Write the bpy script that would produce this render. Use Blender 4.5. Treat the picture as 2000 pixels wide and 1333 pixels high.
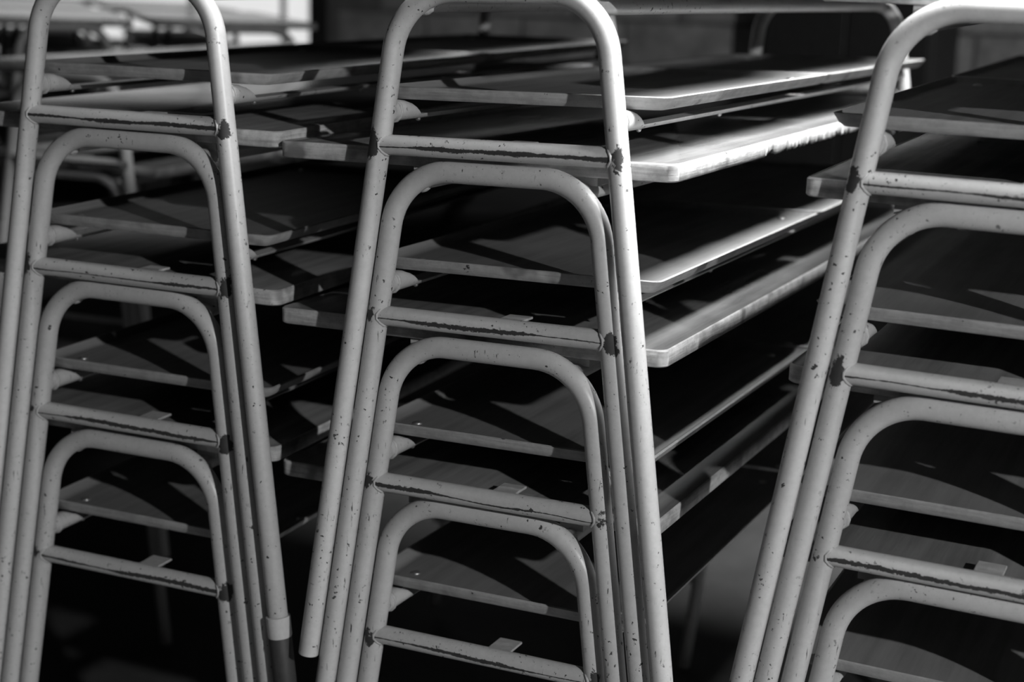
import bpy, bmesh, math, random
from mathutils import Vector, Matrix, noise
random.seed(7)
for o in list(bpy.data.objects): bpy.data.objects.remove(o)
S = bpy.context.scene
COL = S.collection

# ------------------------------------------------------------------ camera, light, exposure
cam_d = bpy.data.cameras.new('camera'); cam = bpy.data.objects.new('camera', cam_d); COL.objects.link(cam)
cam.location = (0.6626, -1.3506, 1.2384)
cam.rotation_euler = (1.3406, -0.0263, 0.4587)
cam_d.sensor_width = 36.0; cam_d.lens = 3049.27 / 2000 * 36.0
cam_d.clip_start = 0.02
cam_d.dof.use_dof = True; cam_d.dof.focus_distance = 1.54; cam_d.dof.aperture_fstop = 4.0
S.camera = cam
S.view_settings.view_transform = 'Standard'; S.view_settings.look = 'None'
S.view_settings.gamma = 1.0; S.view_settings.use_curve_mapping = False
S.view_settings.exposure = 0.0

W = bpy.data.worlds.new('world'); S.world = W; W.use_nodes = True
W.node_tree.nodes['Background'].inputs[0].default_value = (1, 1, 1, 1)
W.node_tree.nodes['Background'].inputs[1].default_value = 0.004

def light(name, kind, loc, energy, target=None, **kw):
    d = bpy.data.lights.new(name, kind); d.energy = energy
    for k, v in kw.items(): setattr(d, k, v)
    o = bpy.data.objects.new(name, d); COL.objects.link(o); o.location = loc
    if target is not None:
        o.rotation_euler = (Vector(target) - Vector(loc)).to_track_quat('-Z', 'Y').to_euler()
    return o
# a bare bulb to the right (its hard leg shadows fall on every shelf) and a shaded ceiling lamp above on the
# right (it whitens the edges and the leg facing that way); the window in the back wall glows by itself
light('bulb_right_offscreen', 'POINT', (2.15, -1.45, 1.86), 178.0, shadow_soft_size=0.025)
light('ceiling_lamp_right_offscreen', 'AREA', (1.30, 0.44, 2.75), 243.0, (1.30, 0.44, 0.0), shape='RECTANGLE', size=1.28, size_y=0.97, spread=math.radians(115))

# ------------------------------------------------------------------ node helpers and materials (all neutral: black and white photograph)
class NT:
    def __init__(s, name):
        s.m = bpy.data.materials.new(name); s.m.use_nodes = True; s.t = s.m.node_tree
        s.b = s.t.nodes['Principled BSDF']
    def n(s, typ, **kw):
        o = s.t.nodes.new(typ)
        for k, v in kw.items(): setattr(o, k, v)
        return o
    def put(s, sock, v):
        if isinstance(v, bpy.types.NodeSocket): s.t.links.new(v, sock)
        elif v is not None: sock.default_value = v
    def math(s, op, a, b=None, c=None, clamp=False):
        o = s.n('ShaderNodeMath', operation=op, use_clamp=clamp)
        for i, v in enumerate((a, b, c)): s.put(o.inputs[i], v)
        return o.outputs[0]
    def vec(s, op, a, b=None):
        o = s.n('ShaderNodeVectorMath', operation=op); s.put(o.inputs[0], a)
        if b is not None: s.put(o.inputs[1], b)
        return o.outputs['Value'] if op in ('LENGTH', 'DISTANCE') else o.outputs[0]
    def noise(s, v, scale, detail=3.0, rough=0.6):
        o = s.n('ShaderNodeTexNoise'); s.put(o.inputs['Vector'], v); o.inputs['Scale'].default_value = scale
        o.inputs['Detail'].default_value = detail; o.inputs['Roughness'].default_value = rough
        return o.outputs['Fac']
    def step(s, v, a, b):
        o = s.n('ShaderNodeMapRange', interpolation_type='SMOOTHSTEP'); s.put(o.inputs[0], v)
        o.inputs[1].default_value = a; o.inputs[2].default_value = b
        o.inputs[3].default_value = 0; o.inputs[4].default_value = 1
        return o.outputs[0]
    def mix(s, f, a, b):
        o = s.n('ShaderNodeMix', data_type='RGBA'); s.put(o.inputs[0], f)
        for i, v in ((6, a), (7, b)):
            s.put(o.inputs[i], (v, v, v, 1) if isinstance(v, (int, float)) else v)
        return o.outputs[2]
    def coords(s):
        """object coordinates, plus a copy shifted differently for each object"""
        c = s.n('ShaderNodeTexCoord').outputs['Object']
        r = s.n('ShaderNodeObjectInfo').outputs['Random']
        sh = s.n('ShaderNodeVectorMath', operation='MULTIPLY_ADD')
        cb = s.n('ShaderNodeCombineXYZ'); 
        s.put(cb.inputs[0], s.math('MULTIPLY', r, 17.0)); s.put(cb.inputs[1], s.math('MULTIPLY', r, -31.0)); s.put(cb.inputs[2], s.math('MULTIPLY', r, 53.0))
        return c, s.vec('ADD', c, cb.outputs[0])
    def bump(s, h, strength, dist=0.001):
        o = s.n('ShaderNodeBump'); s.put(o.inputs['Height'], h)
        o.inputs['Strength'].default_value = strength; o.inputs['Distance'].default_value = dist
        s.t.links.new(o.outputs[0], s.b.inputs['Normal'])
    def out(s, col, rough, metal=0.0, spec=0.5):
        s.put(s.b.inputs['Base Color'], (col, col, col, 1) if isinstance(col, (int, float)) else col)
        s.put(s.b.inputs['Roughness'], rough); s.put(s.b.inputs['Metallic'], metal)
        s.put(s.b.inputs['Specular IOR Level'], spec)
        return s.m

# desk dimensions (metres), from the photograph's geometry
H, WT, K, MS = 0.70, 0.1074, 0.1402, 0.0514      # top tube centre height, half width at top, leg slope across, leg slope along
D = 1.190                                        # distance between the two end frames at the top
RT = 0.0109                                      # tube radius
PITCH, ZC = 0.1737, 0.5500                        # stacking pitch, crossbar height
XJ = WT + K * (H - ZC); YJ = D / 2 + MS * (H - ZC)

def mat_paint(name, base, crossbar=False):
    t = NT(name); c, cr = t.coords()
    sep = t.n('ShaderNodeSeparateXYZ'); t.put(sep.inputs[0], c); x, y, z = sep.outputs
    big = t.noise(cr, 9, 4, 0.6); fine = t.noise(cr, 160, 3, 0.7)
    tone = t.math('MULTIPLY_ADD', t.math('SUBTRACT', big, 0.5), 0.10, base)
    tone = t.math('MULTIPLY_ADD', t.math('SUBTRACT', fine, 0.5), 0.13, tone)
    cb = t.n('ShaderNodeCombineColor')
    for i in range(3): t.put(cb.inputs[i], tone)
    # chips: small specks, streaks along the tube, big flakes around the welds, the worn line on the crossbar
    specks = t.math('MAXIMUM', t.math('MULTIPLY', t.step(t.noise(cr, 170, 3, 0.6), 0.655, 0.68), t.step(t.noise(cr, 12, 2, 0.5), 0.36, 0.56)), t.math('MULTIPLY', t.step(t.noise(cr, 62, 4, 0.7), 0.67, 0.69), t.step(t.noise(cr, 8, 1, 0.5), 0.47, 0.55)))
    st = t.n('ShaderNodeMapping'); t.put(st.inputs[0], cr); st.inputs['Scale'].default_value = (420, 420, 45)
    streak = t.math('MULTIPLY', t.step(t.noise(st.outputs[0], 1.0, 4, 0.65), 0.645, 0.68), t.step(t.noise(cr, 10, 2, 0.5), 0.44, 0.58))
    chips = t.math('MAXIMUM', specks, streak)
    ay = t.math('ABSOLUTE', y); ax = t.math('ABSOLUTE', x)
    cv = t.n('ShaderNodeCombineXYZ'); t.put(cv.inputs[0], ax); t.put(cv.inputs[1], ay); t.put(cv.inputs[2], t.math('MULTIPLY', z, 0.62))
    dj = t.vec('DISTANCE', cv.outputs[0], (XJ + 0.004, YJ + 0.009, ZC * 0.62))
    weld = t.step(t.math('ADD', t.math('MULTIPLY', dj, -34.0), t.math('MULTIPLY_ADD', t.noise(cr, 26, 2, 0.5), 0.9, t.math('MULTIPLY', t.noise(cr, 130, 5, 0.75), 0.7))), 0.60, 0.63)
    chips = t.math('MAXIMUM', chips, weld)
    if crossbar:
        wob = t.math('MULTIPLY', t.math('SUBTRACT', t.noise(cr, 7, 2, 0.5), 0.5), 0.009)
        dl = t.math('ABSOLUTE', t.math('SUBTRACT', t.math('SUBTRACT', z, ZC - 0.001), wob))
        st2 = t.n('ShaderNodeMapping'); t.put(st2.inputs[0], cr); st2.inputs['Scale'].default_value = (170, 420, 420)
        rag = t.math('SUBTRACT', t.noise(st2.outputs[0], 1.0, 5, 0.75), 0.18)
        lng = t.noise(cr, 9, 1, 0.5)
        wid = t.math('MULTIPLY', t.math('MULTIPLY', rag, 0.0075), t.math('MULTIPLY_ADD', t.step(lng, 0.38, 0.62), 0.75, 0.25))
        line = t.math('MULTIPLY', t.math('LESS_THAN', dl, wid), t.math('GREATER_THAN', ay, YJ))
        chips = t.math('MAXIMUM', chips, line)
    bar = t.mix(t.noise(cr, 60), 0.018, 0.05)
    col = t.mix(chips, cb.outputs[0], bar)
    rough = t.math('MULTIPLY_ADD', chips, 0.35, t.math('MULTIPLY_ADD', fine, 0.15, 0.30))
    t.bump(t.math('SUBTRACT', t.math('MULTIPLY', fine, 0.12), chips), 0.5, 0.0004)
    return t.out(col, rough)

def mat_wood_top(name, a, b, rough, spec=0.45):
    t = NT(name); c, cr = t.coords()
    mp = t.n('ShaderNodeMapping'); t.put(mp.inputs[0], cr); mp.inputs['Scale'].default_value = (60, 3.5, 60)
    g = t.noise(mp.outputs[0], 1.0, 6, 0.65); blot = t.noise(cr, 7, 3, 0.5); fine = t.noise(cr, 260, 2, 0.6)
    f = t.math('ADD', t.math('MULTIPLY', g, 0.7), t.math('MULTIPLY', blot, 0.5), clamp=True)
    col = t.mix(t.step(f, 0.35, 0.85), a, b)
    sm = t.n('ShaderNodeMapping'); t.put(sm.inputs[0], cr); sm.inputs['Scale'].default_value = (30, 260, 1); sm.inputs['Rotation'].default_value = (0, 0, 0.5)
    scr = t.step(t.noise(sm.outputs[0], 1.0, 2, 0.5), 0.74, 0.78)
    col = t.mix(t.math('MULTIPLY', scr, 0.35), col, b * 1.8)
    t.bump(t.math('ADD', g, t.math('MULTIPLY', fine, 0.3)), 0.25, 0.0004)
    return t.out(col, t.math('MULTIPLY_ADD', blot, 0.15, rough), spec=spec)

def mat_wood_edge(name, a, b):
    t = NT(name); c, cr = t.coords()
    mp = t.n('ShaderNodeMapping'); t.put(mp.inputs[0], cr); mp.inputs['Scale'].default_value = (18, 18, 260)
    ply = t.noise(mp.outputs[0], 1.0, 3, 0.6); wear = t.noise(cr, 48, 5, 0.7); stain = t.noise(cr, 15, 3, 0.6)
    col = t.mix(t.step(t.math('ADD', t.math('MULTIPLY', ply, 0.4), t.math('MULTIPLY', wear, 0.6)), 0.35, 0.65), a, b)
    col = t.mix(t.step(stain, 0.58, 0.72), col, a * 0.6)
    col = t.mix(t.step(t.noise(cr, 90, 3, 0.7), 0.70, 0.74), col, 0.05)
    t.bump(t.math('ADD', ply, wear), 0.6, 0.0008)
    return t.out(col, 0.62, spec=0.3)

def mat_plain(name, a, b, scale, rough, metal=0.0, bump=0.2, dist=0.001):
    t = NT(name); c, cr = t.coords()
    n1 = t.noise(cr, scale, 5, 0.65); n2 = t.noise(cr, scale * 9, 3, 0.6)
    col = t.mix(t.step(t.math('ADD', t.math('MULTIPLY', n1, 0.75), t.math('MULTIPLY', n2, 0.25)), 0.3, 0.7), a, b)
    t.bump(t.math('ADD', n1, t.math('MULTIPLY', n2, 0.4)), bump, dist)
    return t.out(col, rough, metal)

PAINT = mat_paint('grey_enamel_paint', 0.46)
PAINTX = mat_paint('grey_enamel_paint_worn', 0.46, crossbar=True)
TOP = mat_wood_top('varnished_table_top', 0.09, 0.19, 0.17)
EDGE = mat_wood_edge('worn_plywood_edge', 0.28, 0.52)
TRAY = mat_wood_top('plywood_shelf', 0.16, 0.27, 0.58, 0.25)
TRAYE = mat_wood_edge('plywood_shelf_edge', 0.30, 0.44)
STEEL = mat_plain('bare_steel', 0.45, 0.6, 60, 0.4, 0.9)
RUBBER = mat_plain('dark_sleeve', 0.03, 0.05, 30, 0.6)
FERRULE = mat_plain('pale_ferrule', 0.5, 0.6, 40, 0.4)
WELD = mat_plain('painted_weld', 0.34, 0.44, 120, 0.4, 0, 0.8)
BLOCK = mat_plain('whitewashed_block', 0.28, 0.58, 9, 0.85, 0, 0.9, 0.006)
MORTAR = mat_plain('wall_mortar', 0.16, 0.24, 20, 0.9, 0, 0.6, 0.004)
FLOOR = mat_plain('dark_concrete', 0.045, 0.075, 6, 0.7, 0, 0.3, 0.002)
DARK = mat_plain('dark_painted_steel', 0.02, 0.035, 40, 0.45)

# ------------------------------------------------------------------ mesh helpers
def obj(name, bm, mats, parent=None, smooth=False):
    me = bpy.data.meshes.new(name); bmesh.ops.recalc_face_normals(bm, faces=bm.faces[:])
    if smooth:
        for f in bm.faces: f.smooth = True
    bm.to_mesh(me); bm.free()
    for m in (mats if isinstance(mats, (list, tuple)) else [mats]): me.materials.append(m)
    o = bpy.data.objects.new(name, me); COL.objects.link(o); o.parent = parent
    return o
def tag(o, label=None, cat=None, group=None, kind=None):
    for k, v in (('label', label), ('category', cat), ('group', group), ('kind', kind)):
        if v: o[k] = v
    return o
def empty(name, loc=(0, 0, 0), rot=(0, 0, 0)):
    o = bpy.data.objects.new(name, None); COL.objects.link(o); o.location = loc; o.rotation_euler = rot
    o.empty_display_size = 0.05
    return o
def sweep(bm, path, r, seg=20, caps=True, prof=None):
    """tube of radius r (or list of radii) along a list of points"""
    n = len(path); P = [Vector(p) for p in path]
    up = None; rings = []
    for i in range(n):
        d = (P[min(i + 1, n - 1)] - P[max(i - 1, 0)]).normalized()
        if up is None:
            up = Vector((0, 0, 1)) if abs(d.z) < 0.9 else Vector((0, 1, 0))
        up = (up - d * up.dot(d)).normalized(); sd = d.cross(up)
        rr = r[i] if isinstance(r, (list, tuple)) else r
        rings.append([bm.verts.new(P[i] + (up * math.cos(a) + sd * math.sin(a)) * rr)
                      for a in (2 * math.pi * k / seg for k in range(seg))])
    for A, B in zip(rings, rings[1:]):
        for k in range(seg): bm.faces.new((A[k], A[(k + 1) % seg], B[(k + 1) % seg], B[k]))
    if caps:
        bm.faces.new(rings[0][::-1]); bm.faces.new(rings[-1])
def smooth_by_angle(o, ang=0.7):
    me = o.data
    for p in me.polygons: p.use_smooth = True
    bm = bmesh.new(); bm.from_mesh(me)
    for e in bm.edges:
        if len(e.link_faces) == 2 and e.calc_face_angle(0) > ang: e.smooth = False
    bm.to_mesh(me); bm.free()
    return o
def rounded_rect(x0, x1, y0, y1, r, n=5):
    pts = []
    for cx, cy, a0 in ((x1 - r, y1 - r, 0), (x0 + r, y1 - r, 90), (x0 + r, y0 + r, 180), (x1 - r, y0 + r, 270)):
        for k in range(n + 1):
            a = math.radians(a0 + 90 * k / n); pts.append((cx + r * math.cos(a), cy + r * math.sin(a)))
    return pts
def ico(bm, c, r, scale=(1, 1, 1), sub=2):
    m = Matrix.Translation(c) @ Matrix.Diagonal((scale[0], scale[1], scale[2], 1))
    bmesh.ops.create_icosphere(bm, subdivisions=sub, radius=r, matrix=m)
def box(bm, x0, x1, y0, y1, z0, z1, bevel=0.0):
    r = bmesh.ops.create_cube(bm, size=1, matrix=Matrix.Translation(((x0 + x1) / 2, (y0 + y1) / 2, (z0 + z1) / 2)) @ Matrix.Diagonal((x1 - x0, y1 - y0, z1 - z0, 1)))
    if bevel:
        es = list({e for v in r['verts'] for e in v.link_edges})
        bmesh.ops.bevel(bm, geom=es, offset=bevel, segments=2, affect='EDGES', profile=0.5)

# ------------------------------------------------------------------ the desk
def frame_path(s):
    """centre line of one bent-tube end frame; s = -1 the end at -y, +1 the end at +y"""
    def pt(x, z): return Vector((x, s * (D / 2 + MS * (H - z)), z))
    foot = 0.0
    R = 0.066
    A = pt(-(WT + K * H), foot); Cn = pt(-WT, H); Cp = pt(WT, H); B = pt(WT + K * H, foot)
    path = []
    N = 12
    for t in range(N): path.append(A.lerp(Cn, t / N * 0.90))
    def fillet(P0, C, P1):
        u = (P0 - C).normalized(); v = (P1 - C).normalized(); th = u.angle(v)
        tl = R / math.tan(th / 2); bis = (u + v).normalized(); O = C + bis * (R / math.sin(th / 2))
        a, b = C + u * tl - O, C + v * tl - O
        tot = a.angle(b); out = []
        for k in range(15):
            f = k / 14
            out.append(O + (a * math.sin((1 - f) * tot) + b * math.sin(f * tot)) / math.sin(tot))
        return out
    left = fillet(A, Cn, Cp); right = fillet(Cn, Cp, B)
    path = [A.lerp(left[0], t / N) for t in range(N)] + left + [left[-1].lerp(right[0], t / 4) for t in (1, 2, 3)] + right + [right[-1].lerp(B, t / N) for t in range(1, N + 1)]
    return path

def board_mesh(x0, x1, y0, y1, z0, z1, r, ragged=False):
    bm = bmesh.new(); pts = rounded_rect(x0, x1, y0, y1, r)
    if ragged:      # finely divided outline whose lower edge is broken
        fine = []
        for a, b in zip(pts, pts[1:] + pts[:1]):
            L = math.dist(a, b); n = max(1, int(L / 0.004))
            fine += [(a[0] + (b[0] - a[0]) * k / n, a[1] + (b[1] - a[1]) * k / n) for k in range(n)]
        pts = fine
    b = 0.0016; cx, cy = (x0 + x1) / 2, (y0 + y1) / 2
    def inset(p, d):
        return (p[0] - math.copysign(min(d, abs(p[0] - cx)), p[0] - cx), p[1] - math.copysign(min(d, abs(p[1] - cy)), p[1] - cy))
    levels = [(z0, b), (z0 + b, 0), (z1 - b, 0), (z1, b)]
    rings = []
    for li, (z, d) in enumerate(levels):
        ring = []
        for p in pts:
            q = inset(p, d); zz = z
            if ragged and li < 2 and q[0] > cx + 0.1 and -0.30 < q[1] < 0.2:
                k = noise.noise((q[1] * 210, 3.1, 0)) * 0.5 + noise.noise((q[1] * 75, 7.7, 0))
                zz += max(0.0, k + 0.15) * 0.0085
            ring.append(bm.verts.new((q[0], q[1], zz)))
        rings.append(ring)
    n = len(pts)
    for A, B in zip(rings, rings[1:]):
        for k in range(n):
            f = bm.faces.new((A[k], A[(k + 1) % n], B[(k + 1) % n], B[k])); f.material_index = 1
    bm.faces.new(rings[0][::-1]); f = bm.faces.new(rings[-1])
    return bm

TB0, TB1 = 0.7020, 0.7195          # table top, underside and upper face
BX, BW = -0.0395, 0.2212           # its sideways overhang and half width
BY = D / 2 - 0.0125                # half length
SX, SW, SZ = 0.006, 0.1600, 0.5930     # shelf: centre, half width at the rim, underside
SY0, SY1 = D / 2 - 0.022, 0.005       # each desk has two shelves, one to a seat

def make_tray(name, parent, e):
    YC = e * (SY0 + SY1) / 2; SY = (SY0 - SY1) / 2
    bm = bmesh.new(); t = 0.0035; fl = 0.010; hz = 0.0120; hs = 0.0155
    # section rings, outside then inside: flared rims
    def ring(dx, dy, z, zs):
        pts = rounded_rect(SX - SW + dx, SX + SW - dx, YC - SY + dy, YC + SY - dy, 0.008, 3)
        out = []
        for px, py in pts:
            side = abs(px - SX) > SW - dx - 0.0085 and abs(py - YC) < SY - dy - 0.0085
            out.append(bm.verts.new((px, py, zs if side else z)))
        return out
    z0 = SZ
    rr = [ring(fl, fl * 0.5, z0, z0), ring(fl * 0.5, fl * 0.18, z0 + 0.004, z0 + 0.005), ring(0, 0, z0 + hz, z0 + hz),
          ring(t * 0.8, t * 0.8, z0 + hz + 0.0006, z0 + hz + 0.0006), ring(fl * 0.5 + t, fl * 0.25 + t, z0 + 0.0075, z0 + 0.0075), ring(fl + t, fl * 0.5 + t + 0.002, z0 + 0.0055, z0 + 0.0055)]
    n = len(rr[0])
    for i, (A, B) in enumerate(zip(rr, rr[1:])):
        for k in range(n):
            f = bm.faces.new((A[k], A[(k + 1) % n], B[(k + 1) % n], B[k])); f.material_index = 1 if i in (0, 1, 2) else 0
    bm.faces.new(rr[0][::-1]); bm.faces.new(rr[-1])
    o = obj(name, bm, [TRAY, TRAYE], parent); smooth_by_angle(o, 0.6)
    for sx in (-1, 1):
        for sy in (-1, 1):
            b2 = bmesh.new(); ico(b2, (SX + sx * (SW - 0.040), YC + sy * (SY - 0.034), z0 + 0.0058), 0.0058, (1, 1, 0.42))
            obj('screw_head', b2, STEEL, o, True)
    return o

def make_desk(ragged=False):
    root = empty('school_desk')
    for s in (-1, 1):
        bm = bmesh.new(); sweep(bm, frame_path(s), RT, 24); fr = smooth_by_angle(obj('end_frame', bm, PAINT, root))
        # crossbar, its ends run into the legs
        bm = bmesh.new(); y = s * YJ
        sweep(bm, [(-XJ + 0.004 + (2 * XJ - 0.008) * k / 24, y, ZC) for k in range(25)], RT * 0.93, 20)
        xb = smooth_by_angle(obj('crossbar', bm, PAINTX, fr))
        # weld seams where the crossbar meets the legs
        for sx in (-1, 1):
            bm = bmesh.new()
            c0 = Vector((sx * (XJ - RT * 0.93), y, ZC)); pr = []
            for k in range(15):
                a = 2 * math.pi * k / 14
                bulge = RT * 0.93 * abs(math.sin(a))        # saddle line of two meeting tubes
                pr.append(c0 + Vector((sx * (RT - math.sqrt(max(RT * RT - (RT * 0.93 * math.sin(a)) ** 2, 0))) * 1.0, math.sin(a) * RT * 0.97, math.cos(a) * RT * 0.97)))
            sweep(bm, pr, [0.0012 + 0.0012 * abs(noise.noise((k * 1.7, sx, s))) for k in range(15)], 8, caps=False)
            obj('weld_seam', bm, WELD, fr, True)
        # flat stop plate behind the crossbar
        bm = bmesh.new(); y0, y1 = sorted((y - s * 0.003, y - s * 0.036))
        box(bm, 0.004 + (0 if s < 0 else -0.034), 0.030 + (0 if s < 0 else -0.034), y0, y1, ZC + RT * 0.45, ZC + RT * 0.45 + 0.0026, 0.0008)
        obj('stop_plate', bm, WELD, fr)
    # two rails under the table top, from bend to bend
    for sx in (-1, 1):
        bm = bmesh.new(); x = sx * 0.088; z = H - 0.0125; yy = D / 2
        sweep(bm, [(x, -yy + 2 * yy * k / 10, z) for k in range(11)], 0.0085, 16)
        rl = smooth_by_angle(obj('top_rail', bm, PAINT, root))
        for s in (-1, 1):
            bm = bmesh.new(); ico(bm, (x, s * (yy - 0.012), z - 0.003), 0.0095, (1.1, 0.8, 0.9)); 
            for v in bm.verts: v.co += Vector((noise.noise(v.co * 300), noise.noise(v.co * 300 + Vector((9, 0, 0))), 0)) * 0.0016
            obj('weld_bead', bm, WELD, rl, True)
            bm = bmesh.new(); ys = sorted((s * (yy - 0.0175), s * (yy - 0.055)))
            box(bm, x - 0.013, x + 0.013, ys[0], ys[1], z + 0.006, TB0, 0.0006)
            obj('mounting_pad', bm, WELD, rl)
    # two shelf rails: whole tube at the ends, cut down to a trough between
    for sx in (-1, 1):
        z = SZ - 0.0105; x = sx * (WT + K * (H - z) - 0.002); ye = D / 2 + MS * (H - z) - 0.004; bm = bmesh.new()
        prof = []
        seg = 20
        stations = [(-ye, 1), (-ye + 0.020, 1), (-ye + 0.026, .93), (-ye + 0.033, .72), (-ye + 0.040, .45), (-ye + 0.045, .2), (-ye + 0.048, 0.0)]
        stations = stations + [(-q, c) for q, c in stations[::-1]]
        rings = []
        for (yy, c) in stations:
            ring = []; r = 0.0105
            zcut = -r * 0.45 + (r * 1.45) * c
            for k in range(seg):
                a = 2 * math.pi * k / seg; ring.append(bm.verts.new((x + r * math.sin(a), yy, z + min(r * math.cos(a), zcut))))
            rings.append(ring)
        for A, B in zip(rings, rings[1:]):
            for k in range(seg): bm.faces.new((A[k], A[(k + 1) % seg], B[(k + 1) % seg], B[k]))
        bm.faces.new(rings[0][::-1]); bm.faces.new(rings[-1])
        sr = smooth_by_angle(obj('shelf_rail', bm, PAINT, root))
        for s in (-1, 1):
            bm = bmesh.new(); pr = []
            for k in range(13):
                a = 2 * math.pi * k / 12
                pr.append((x + 0.0108 * math.sin(a), s * (ye - 0.0085), z + 0.0108 * math.cos(a)))
            sweep(bm, pr, [0.0014 + 0.0012 * abs(noise.noise((k * 2.3, sx * 2, s))) for k in range(13)], 8, caps=False)
            obj('weld_seam', bm, WELD, sr, True)
            for q in (0.060, 0.30):
                bm = bmesh.new(); ico(bm, (x, s * (ye - q), z - 0.0103), 0.0030, (1, 1, 1.1)); obj('screw_tip', bm, STEEL, sr, True)
    for e in (-1, 1): make_tray('shelf', root, e)
    smooth_by_angle(obj('table_top', board_mesh(BX - BW, BX + BW, -BY, BY, TB0, TB1, 0.010, ragged), [TOP, EDGE], root), 0.8)
    return root

def copy_tree(o, parent=None):
    c = o.copy(); COL.objects.link(c); c.parent = parent
    if parent is not None: c.matrix_parent_inverse = o.matrix_parent_inverse
    for ch in o.children: copy_tree(ch, c)
    return c

# ------------------------------------------------------------------ the setting
YW = 4.35
bm = bmesh.new(); box(bm, -6.2, 3.2, -3.0, YW + 0.2, -0.1, -0.0105); floor = tag(obj('floor', bm, FLOOR), kind='structure')
CUPX, CUPW = -0.68, 0.29
WX0, WX1, WZ0, WZ1 = -5.4, -3.03, 0.88, 2.30            # window opening
bm = bmesh.new()
box(bm, WX1, 3.2, YW, YW + 0.2, -0.0105, 2.8); box(bm, -6.2, WX0, YW, YW + 0.2, -0.0105, 2.8)
box(bm, WX0, WX1, YW, YW + 0.2, -0.0105, WZ0); box(bm, WX0, WX1, YW, YW + 0.2, WZ1, 2.8)
wall = tag(obj('wall_back', bm, MORTAR), kind='structure')
bw, bh = 0.44, 0.215
protos = []
for v in range(4):
    bm = bmesh.new(); box(bm, 0, bw - 0.014, -0.012, 0.010, 0, bh - 0.012, 0.006)
    bmesh.ops.subdivide_edges(bm, edges=bm.edges[:], cuts=2, use_grid_fill=True)
    for q in bm.verts:
        if q.co.y < 0: q.co += Vector((0, noise.noise(q.co * 14 + Vector((v * 5, 0, 0))) * 0.006, 0))
    o = obj('block', bm, BLOCK, wall, True); protos.append(o)
used = set()
for row in range(2, 8):
    for c in range(13):
        x = WX1 + 0.06 + c * bw + (bw / 2 if row % 2 else 0); z = 0.012 + row * bh
        v = random.randrange(4)
        if v in used: o = protos[v].copy(); COL.objects.link(o)
        else: o = protos[v]; used.add(v)
        o.location = (x, YW - 0.004 + random.uniform(-0.003, 0.003), z)
# window: dark frame around daylight panes
win = tag(empty('window_1', ((WX0 + WX1) / 2, YW, WZ0)), kind='structure')
wx, wz = (WX1 - WX0) / 2, WZ1 - WZ0
GLOW = NT('daylight_pane'); GLOW.b.inputs['Base Color'].default_value = (0.6, 0.6, 0.6, 1)
GLOW.b.inputs['Emission Color'].default_value = (1, 1, 1, 1); GLOW.b.inputs['Emission Strength'].default_value = 0.75
bm = bmesh.new()
for a in ((-wx, wx, -0.03, 0.06, -0.02, 0.03), (-wx, wx, -0.03, 0.06, wz - 0.05, wz), (-wx, -wx + 0.05, -0.03, 0.06, 0.03, wz - 0.05), (wx - 0.05, wx + 0.012, -0.05, 0.06, 0.03, wz - 0.05)): box(bm, *a, 0.004)
obj('window_frame', bm, DARK, win)
BARS = [-wx + 0.05, -3.74 + 4.215, -3.25 + 4.215, wx - 0.05]
for k in range(3):
    x0, x1 = BARS[k], BARS[k + 1]
    bm = bmesh.new(); box(bm, x0 + 0.004, x1 - 0.004, 0.030, 0.036, 0.03, wz - 0.05); obj('pane', bm, GLOW.m, win)
    if k:
        bm = bmesh.new(); box(bm, x0 - 0.008, x0 + 0.008, 0.0, 0.05, 0.03, wz - 0.05, 0.002); obj('glazing_bar', bm, BLOCK, win)
bm = bmesh.new(); box(bm, BARS[0], BARS[1] + 0.02, -0.02, 0.028, 0.175, 0.205, 0.003); obj('transom_bar', bm, DARK, win)

# dark cupboard against the wall behind the middle stack
cup = tag(empty('cupboard', (CUPX, YW - 0.24, -0.0105)), 'tall dark cupboard against the block wall behind the middle stack', 'cupboard')
bm = bmesh.new(); box(bm, -CUPW, CUPW, -0.20, 0.21, 0.0, 1.85, 0.006); obj('body', bm, DARK, cup)
for sx in (-1, 1):
    bm = bmesh.new(); box(bm, min(sx * 0.003, sx * (CUPW - 0.012)), max(sx * 0.003, sx * (CUPW - 0.012)), -0.222, -0.2005, 0.06, 1.82, 0.004)
    obj('door', bm, DARK, cup)

# ------------------------------------------------------------------ the three stacks in front
desk = make_desk(); desk_r = make_desk(True)
# (x, y, z, yaw, roll) of the near end of each desk, top of the stack first
POSE = {
 'L': [(-0.4615, -0.0005, 0.5250, 0.0510, -0.0011, 0.0040), (-0.4651, -0.0001, 0.3526, 0.0510, 0.0020, 0.0040), (-0.4686, 0.0004, 0.1815, 0.0510, 0.0020, 0.0040), (-0.4729, 0.0002, 0.0040, 0.0510, 0.0020, 0.0040)],
 'M': [(-0.0054, 0.0007, 0.5233, 0.0030, -0.0185, -0.0040), (-0.0057, 0.0003, 0.3488, 0.0030, -0.0185, -0.0040), (-0.0067, -0.0005, 0.1705, 0.0030, -0.0185, -0.0040), (-0.0065, -0.0005, -0.0012, 0.0030, -0.0185, -0.0040)],
 'R': [(0.4605, 0.0200, 0.5201, 0.0130, 0.0090, 0.0110), (0.4556, 0.0204, 0.3472, 0.0130, 0.0124, 0.0110), (0.4540, 0.0201, 0.1737, 0.0130, 0.0091, 0.0110), (0.4535, 0.0201, 0.0029, 0.0130, 0.0080, 0.0110)],
}
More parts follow.
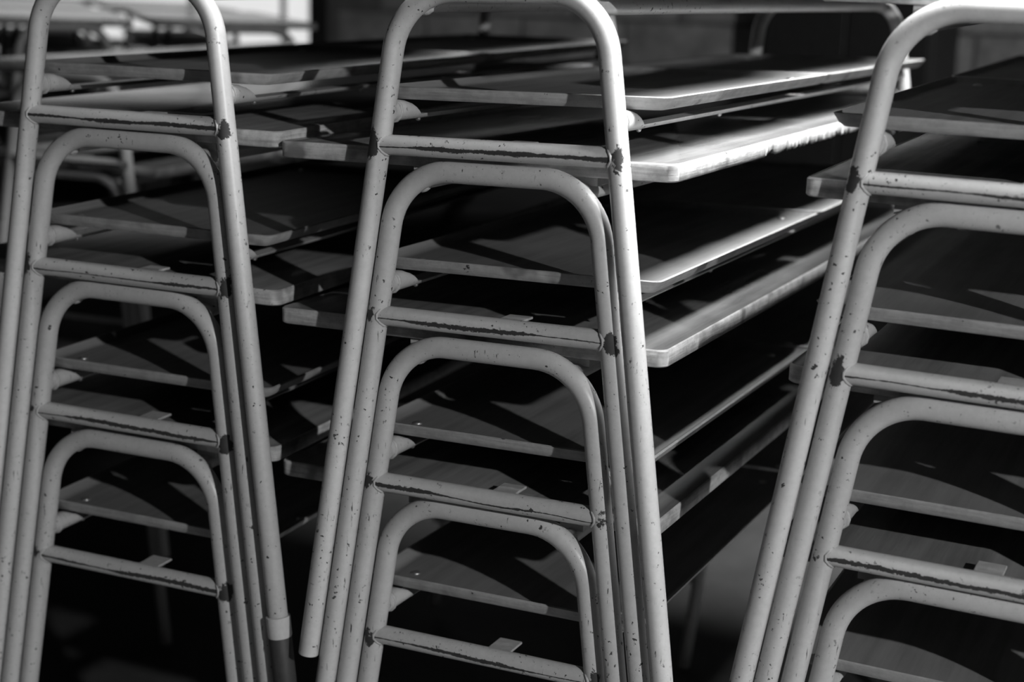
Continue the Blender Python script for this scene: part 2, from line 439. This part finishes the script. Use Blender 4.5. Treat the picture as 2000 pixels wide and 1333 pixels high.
LABELS = {
 'L': ['topmost grey tubular desk of its stack, one leg ending in pale ferrule and dark sleeve', 'second desk down, under the desk with the dark sleeved leg', 'third desk down in the stack whose top desk has a dark sleeved leg', 'bottom desk of the stack whose top desk has a dark sleeved leg'],
 'M': ['grey tubular desk on top of the middle stack, one leg brightly lit', 'second desk down in the middle stack, its table top edge brightly lit and ragged', 'third desk down in the middle stack, between two other stacks', 'bottom desk of the middle stack, between two other stacks'],
 'R': ['topmost grey tubular desk of the outer stack farthest from the dark sleeved leg', 'second desk down in the outer stack farthest from the dark sleeved leg', 'third desk down in the outer stack farthest from the dark sleeved leg', 'bottom desk of the outer stack farthest from the dark sleeved leg'],
}
first = {False: True, True: True}
STACK = {}
for s in 'LMR':
    for i, (x, y, z, yaw, roll, pitch) in enumerate(POSE[s]):
        rag = (s == 'M' and i == 1)
        src = desk_r if rag else desk
        o = src if first[rag] else copy_tree(src); first[rag] = False
        m = Matrix.Translation((x, y, z)) @ Matrix.Rotation(yaw, 4, 'Z') @ Matrix.Rotation(roll, 4, 'Y') @ Matrix.Rotation(pitch, 4, 'X') @ Matrix.Translation((0, D / 2, 0))
        if s == 'R': m = m @ Matrix.Rotation(math.pi, 4, 'Z')
        o.location = m.to_translation(); o.rotation_euler = m.to_euler()
        tag(o, LABELS[s][i], 'desk', 'stacked school desks')
        STACK[s, i] = o

# ------------------------------------------------------------------ desks stacked loosely further back, by the window
BG = [(-2.34, 2.71, 0.767), (-3.25, 3.60, 0.767), (-2.70, 2.36, 0.767), (-3.61, 3.25, 0.767)]
BGN = ['stack before the dark window jamb', 'stack right under the window', 'stack next to the one before the window jamb', 'stack next to the one under the window']
BGL = [[p + ' desk of the blurred ' + n for p in ('bottom', 'middle', 'top')] for n in BGN]
for k, (x, y, yaw) in enumerate(BG):
    for u in range(3):
        o = copy_tree(desk); o.location = (x, y, -0.0105 + u * 0.1915); o.rotation_euler = (0, 0, yaw)
        tag(o, BGL[k][u], 'desk', 'desks stacked by the window')

for u in range(3):  # low stack added to keep window light off the left stack's lower shelves
    o = copy_tree(desk); o.location = (-1.36, 1.45, -0.0105 + u * 0.1745); o.rotation_euler = (0, 0, 0.072)
    tag(o, ('bottom', 'middle', 'top')[u] + ' desk of the low stack added behind the desk with the dark sleeved leg to block window light', 'desk', 'desks of the low stack added to block light')

# ------------------------------------------------------------------ sleeve on one leg of the first stack
top = STACK['L', 0]
a = Vector((WT + K * H, -(D / 2 + MS * H), 0)); u = (a - Vector((WT, -D / 2, H))).normalized()
bm = bmesh.new(); sweep(bm, [a - u * 0.0240, a - u * 0.0235, a - u * 0.002, a], [0.0116, 0.0134, 0.0134, 0.0126], 24)
smooth_by_angle(obj('ferrule', bm, FERRULE, top))['label'] = 'pale metal ferrule at the foot of one leg'
bm = bmesh.new(); sweep(bm, [a - u * 0.001, a + u * 0.001, a + u * 0.10, a + u * 0.105], [0.0118, 0.0128, 0.0128, 0.0112], 24)
smooth_by_angle(obj('leg_extension', bm, RUBBER, top))['label'] = 'dark sleeve extending the leg'
